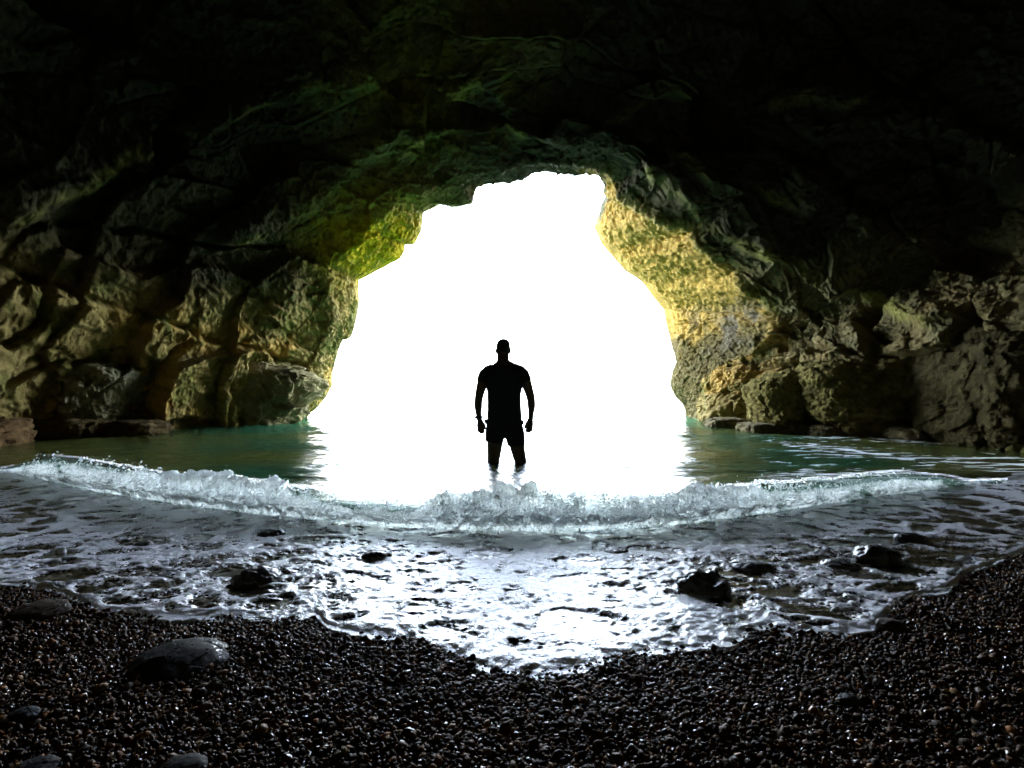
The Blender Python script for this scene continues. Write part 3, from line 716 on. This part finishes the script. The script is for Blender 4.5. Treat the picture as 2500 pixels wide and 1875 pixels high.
for i, (x, y, w_, h_, lab) in enumerate([(1770,1036,90,30,"flat rock at the waterline nearest the right side of the mouth"),(1850,1046,80,26,"small rock at the waterline below the wedge-shaped boulder"),
        (1935,1046,96,34,"jagged rock at the waterline under the smooth-faced boulder's left end"),(2030,1052,110,32,"long rock at the waterline below the smooth-faced boulder"),
        (2130,1056,90,40,"dark rock at the waterline under the smooth-faced boulder's right end"),(2230,1066,100,50,"brown rock in the shadow between the smooth-faced and the tall boulder")]):
    Yb = CAM_H * FPX / (y + 6 - HOR)
    boulder(x - w_ / 2, x + w_ / 2, y - h_ / 2, y + h_ / 2, Yb, lab, 60 + i, (.13, .11, .06), .3, name="rock", cat="rock", group=GB, sub=4)

# ------------------------------------------------------------------ the man
PX0, PY0 = (1229 - 1250) / FPX * 4.58, 4.58             # stands thigh-deep; z = 0 is the water surface
def loft(rings, ns=20, cap=True):
    """closed tube through (x, y, z, rx, ry) rings; each ring lies across the path"""
    C = np.array([r[:3] for r in rings], float); T = np.gradient(C, axis=0); T /= np.linalg.norm(T, axis=1, keepdims=True)
    V = []; F = []
    for c, t, r in zip(C, T, rings):
        e1 = np.array([1., 0, 0]) - t * t[0]
        if np.linalg.norm(e1) < .3: e1 = np.array([0, 1., 0]) - t * t[1]
        e1 /= np.linalg.norm(e1); e2 = np.cross(t, e1)
        for k in range(ns):
            a = 2 * math.pi * k / ns; V.append(c + e1 * r[3] * math.cos(a) + e2 * r[4] * math.sin(a))
    n = len(rings)
    for i in range(n - 1):
        for k in range(ns):
            a, b = i * ns + k, i * ns + (k + 1) % ns; F.append((a, b, b + ns, a + ns))
    V.append(C[0] - T[0] * min(rings[0][3:5]) * .5); V.append(C[-1] + T[-1] * min(rings[-1][3:5]) * .5)
    q = n * ns
    for k in range(ns):
        F.append((q, (k + 1) % ns, k)); F.append((q + 1, (n - 1) * ns + k, (n - 1) * ns + (k + 1) % ns))
    return np.array(V), F
def fused(name, parts, mat, voxel, smooth_n=4, parent=None):
    """parts grown together into ONE continuous skin"""
    V = []; F = []; o0 = 0
    for v, f in parts:
        V.append(v); F += [tuple(i + o0 for i in t) for t in f]; o0 += len(v)
    me = bpy.data.meshes.new(name + "_rough"); me.from_pydata(np.concatenate(V).tolist(), [], F); me.update()
    tmp = bpy.data.objects.new(name + "_rough", me); sc.collection.objects.link(tmp)
    m = tmp.modifiers.new("r", 'REMESH'); m.mode = 'VOXEL'; m.voxel_size = voxel; m.use_smooth_shade = True
    s = tmp.modifiers.new("s", 'SMOOTH'); s.iterations = smooth_n; s.factor = .5
    dg = bpy.context.evaluated_depsgraph_get(); me2 = bpy.data.meshes.new_from_object(tmp.evaluated_get(dg))
    bpy.data.objects.remove(tmp); bpy.data.meshes.remove(me)
    me2.name = name; me2.materials.clear(); me2.materials.append(mat)
    o = bpy.data.objects.new(name, me2); sc.collection.objects.link(o)
    if parent: o.parent = parent
    return o
def mm(*rs): return [tuple(v / 1000 for v in r) for r in rs]
def ball(x, y, z, rx, ry, rz):
    V, F = ICO[2]; return V * np.array([rx, ry, rz]) / 1000 + np.array([x, y, z]) / 1000, [tuple(f) for f in F]
def torso_rings(e=0):  # e: extra (m); x, y, z, half width, half depth (mm)
    e *= 1000
    return mm((12,10,310,120+e,88+e),(12,8,330,172+e,115+e),(12,5,430,165+e,110+e),(10,0,520,160+e,100+e),(8,0,610,157+e,102+e),(8,-4,700,160+e,112+e),(9,-6,780,178+e,120+e),
              (9,-4,850,196+e,118+e),(7,2,910,196+e,106+e),(4,8,950,175+e,88+e),(1,12,985,125+e,70+e),(-1,14,1015,80+e,60+e))
body = []
body.append(loft(torso_rings(.006)))
body.append(loft(mm((-2,14,960,85,68),(-3,12,1000,70,64),(-4,8,1040,63,62),(-4,2,1080,62,64),(-3,0,1120,62,70)), 18))        # neck
body.append(ball(-1,-14,1160,71,92,94)); body.append(ball(-1,-32,1112,60,66,62)); body.append(ball(-1,22,1165,66,66,74))      # skull, jaw, back of head (faces +y away from us: see flip below)
for s, x in ((-1,-74),(1,72)): body.append(ball(x,0,1130,9,20,31))                                                            # ears
body.append(ball(-1,-108,1140,13,18,24)); body.append(ball(-1,-88,1092,26,14,9)); body.append(ball(-26,-92,1165,15,12,9)); body.append(ball(24,-92,1165,15,12,9))  # nose, mouth, brows
# arms: shoulder, upper arm, elbow, forearm, wrist
La = mm((-120,8,935,50,60),(-175,8,912,50,60),(-200,8,880,50,60),(-208,8,845,52,60),(-224,6,760,52,58),(-244,4,680,46,52),(-254,0,620,42,46),(-256,-8,560,42,45),(-254,-18,500,32,36),(-250,-24,455,27,29),(-246,-28,425,28,24))
Ra = mm((130,8,938,50,60),(188,8,914,50,60),(212,8,884,50,60),(222,8,850,52,60),(244,6,765,52,58),(268,4,690,46,52),(283,0,625,42,46),(286,-8,565,41,45),(284,-18,505,31,36),(281,-24,460,26,29),(278,-28,430,28,24))
body.append(loft(La, 18)); body.append(loft(Ra, 18))
def hand(x, z, s):
    """relaxed hand hanging down, back of the hand turned out; s=-1 left, +1 right (in the picture)"""
    out = [loft(mm((x,-28,z+22,27,22),(x-s*2,-28,z-8,35,22),(x-s*5,-26,z-38,39,22),(x-s*7,-22,z-62,37,18)), 18)]
    for off, ln in ((-29, 62), (-10, 72), (9, 68), (27, 52)):            # index nearest the thigh ... little finger outside
        fx = x - s * 7 + s * off
        p = [(fx,-22,z-52),(fx-s*2,-18,z-58-ln*.36),(fx-s*5,-4,z-58-ln*.66),(fx-s*8,14,z-58-ln*.82)]
        out.append(loft(mm(*[(a,b,c,r,r) for (a,b,c), r in zip(p, (10.5,10,9.5,8))]), 10))
    th = [(x-s*22,-34,z-8),(x-s*42,-44,z-34),(x-s*50,-48,z-60),(x-s*53,-46,z-82)]
    out.append(loft(mm(*[(a,b,c,r,r) for (a,b,c), r in zip(th, (17,14,12,9.5))]), 10)); return out
body += hand(-240, 405, -1); body += hand(274, 415, 1)
# legs, down to the sea bed, and feet
body.append(loft(mm((-62,8,330,95,100),(-82,6,240,86,92),(-88,4,150,76,84),(-96,0,60,67,74),(-103,-2,0,60,66),(-106,0,-60,55,58),(-108,12,-140,54,62),(-110,12,-230,46,52),(-112,6,-340,34,38),(-113,4,-450,32,36),(-113,0,-505,36,44)), 18))
body.append(loft(mm((88,8,330,95,100),(122,6,240,88,92),(142,4,150,75,84),(160,0,60,67,74),(178,-2,0,60,66),(186,0,-60,55,58),(190,12,-140,54,62),(193,12,-230,46,52),(196,6,-340,34,38),(198,4,-450,32,36),(198,0,-505,36,44)), 18))
for x in (-118, 203): body.append(loft(mm((x,40,-520,34,26),(x,0,-518,38,30),(x,-70,-522,42,26),(x,-140,-530,44,18),(x,-185,-534,36,12)), 14))
for i, (v_, f_) in enumerate(body):                      # local -y is the way he faces; turn him towards the sea
    v_ = v_.copy(); v_[:, 1] *= -1; body[i] = (v_, [t[::-1] for t in f_])
person = fused("person", body, M_skin, .0055, 3)
person.location = (PX0, PY0, 0)
tag(person, "man in dark t-shirt and shorts standing thigh-deep in the water, seen from behind", "person")
def flipped(p):
    v_, f_ = p; v_ = v_.copy(); v_[:, 1] *= -1; return v_, [t[::-1] for t in f_]
shirt = [loft(torso_rings(.013)[1:11], 24)]
grow = lambda rs, e, a, b: [(x, y, z, rx + e, ry + e) for x, y, z, rx, ry in rs[a:b]]
shirt.append(loft(mm((-105,8,945,55,64),(-160,8,925,55,66),(-194,8,890,58,68),(-207,8,850,57,66),(-216,7,815,58,66)), 18)); shirt.append(loft(mm((112,8,948,55,64),(172,8,928,55,66),(206,8,893,58,68),(221,8,850,57,66),(232,7,815,58,66)), 18))
shirt.append(loft(mm((10,2,400,178,122),(10,2,440,172,118)), 24))
t_shirt = fused("t_shirt", [flipped(p) for p in shirt], M_shirt, .007, 3, person)
sh = [loft(mm((10,6,300,180,125),(10,6,340,183,128),(10,4,400,182,126),(10,3,440,172,118)), 24),
      loft(mm((-74,8,330,108,112),(-88,6,262,97,110),(-93,5,215,93,106),(-95,5,203,91,104)), 20),
      loft(mm((100,8,330,106,112),(122,6,250,99,110),(130,5,190,92,106),(131,5,172,90,104)), 20),
      ball(-178,0,412,16,40,26), ball(196,0,400,14,40,22), ball(8,6,320,110,118,62)]
shorts = fused("shorts", [flipped(p) for p in sh], M_shorts, .006, 2, person)
hr = [ball(-1,-8,1176,73,94,80), ball(-1,4,1194,69,82,60), ball(-1,24,1168,71,68,80)]
hr = [(v_[:], f_) for v_, f_ in hr]
hair = fused("hair", [flipped(p) for p in hr], M_hair, .006, 2, person)
wt = [loft(mm((-250,-24,438,36,36),(-250,-24,464,36,36)), 20), loft(mm((-286,-24,440,9,20),(-286,-24,462,9,20)), 14)]
watch = fused("wristwatch", [flipped(p) for p in wt], M_watch, .004, 2, person)
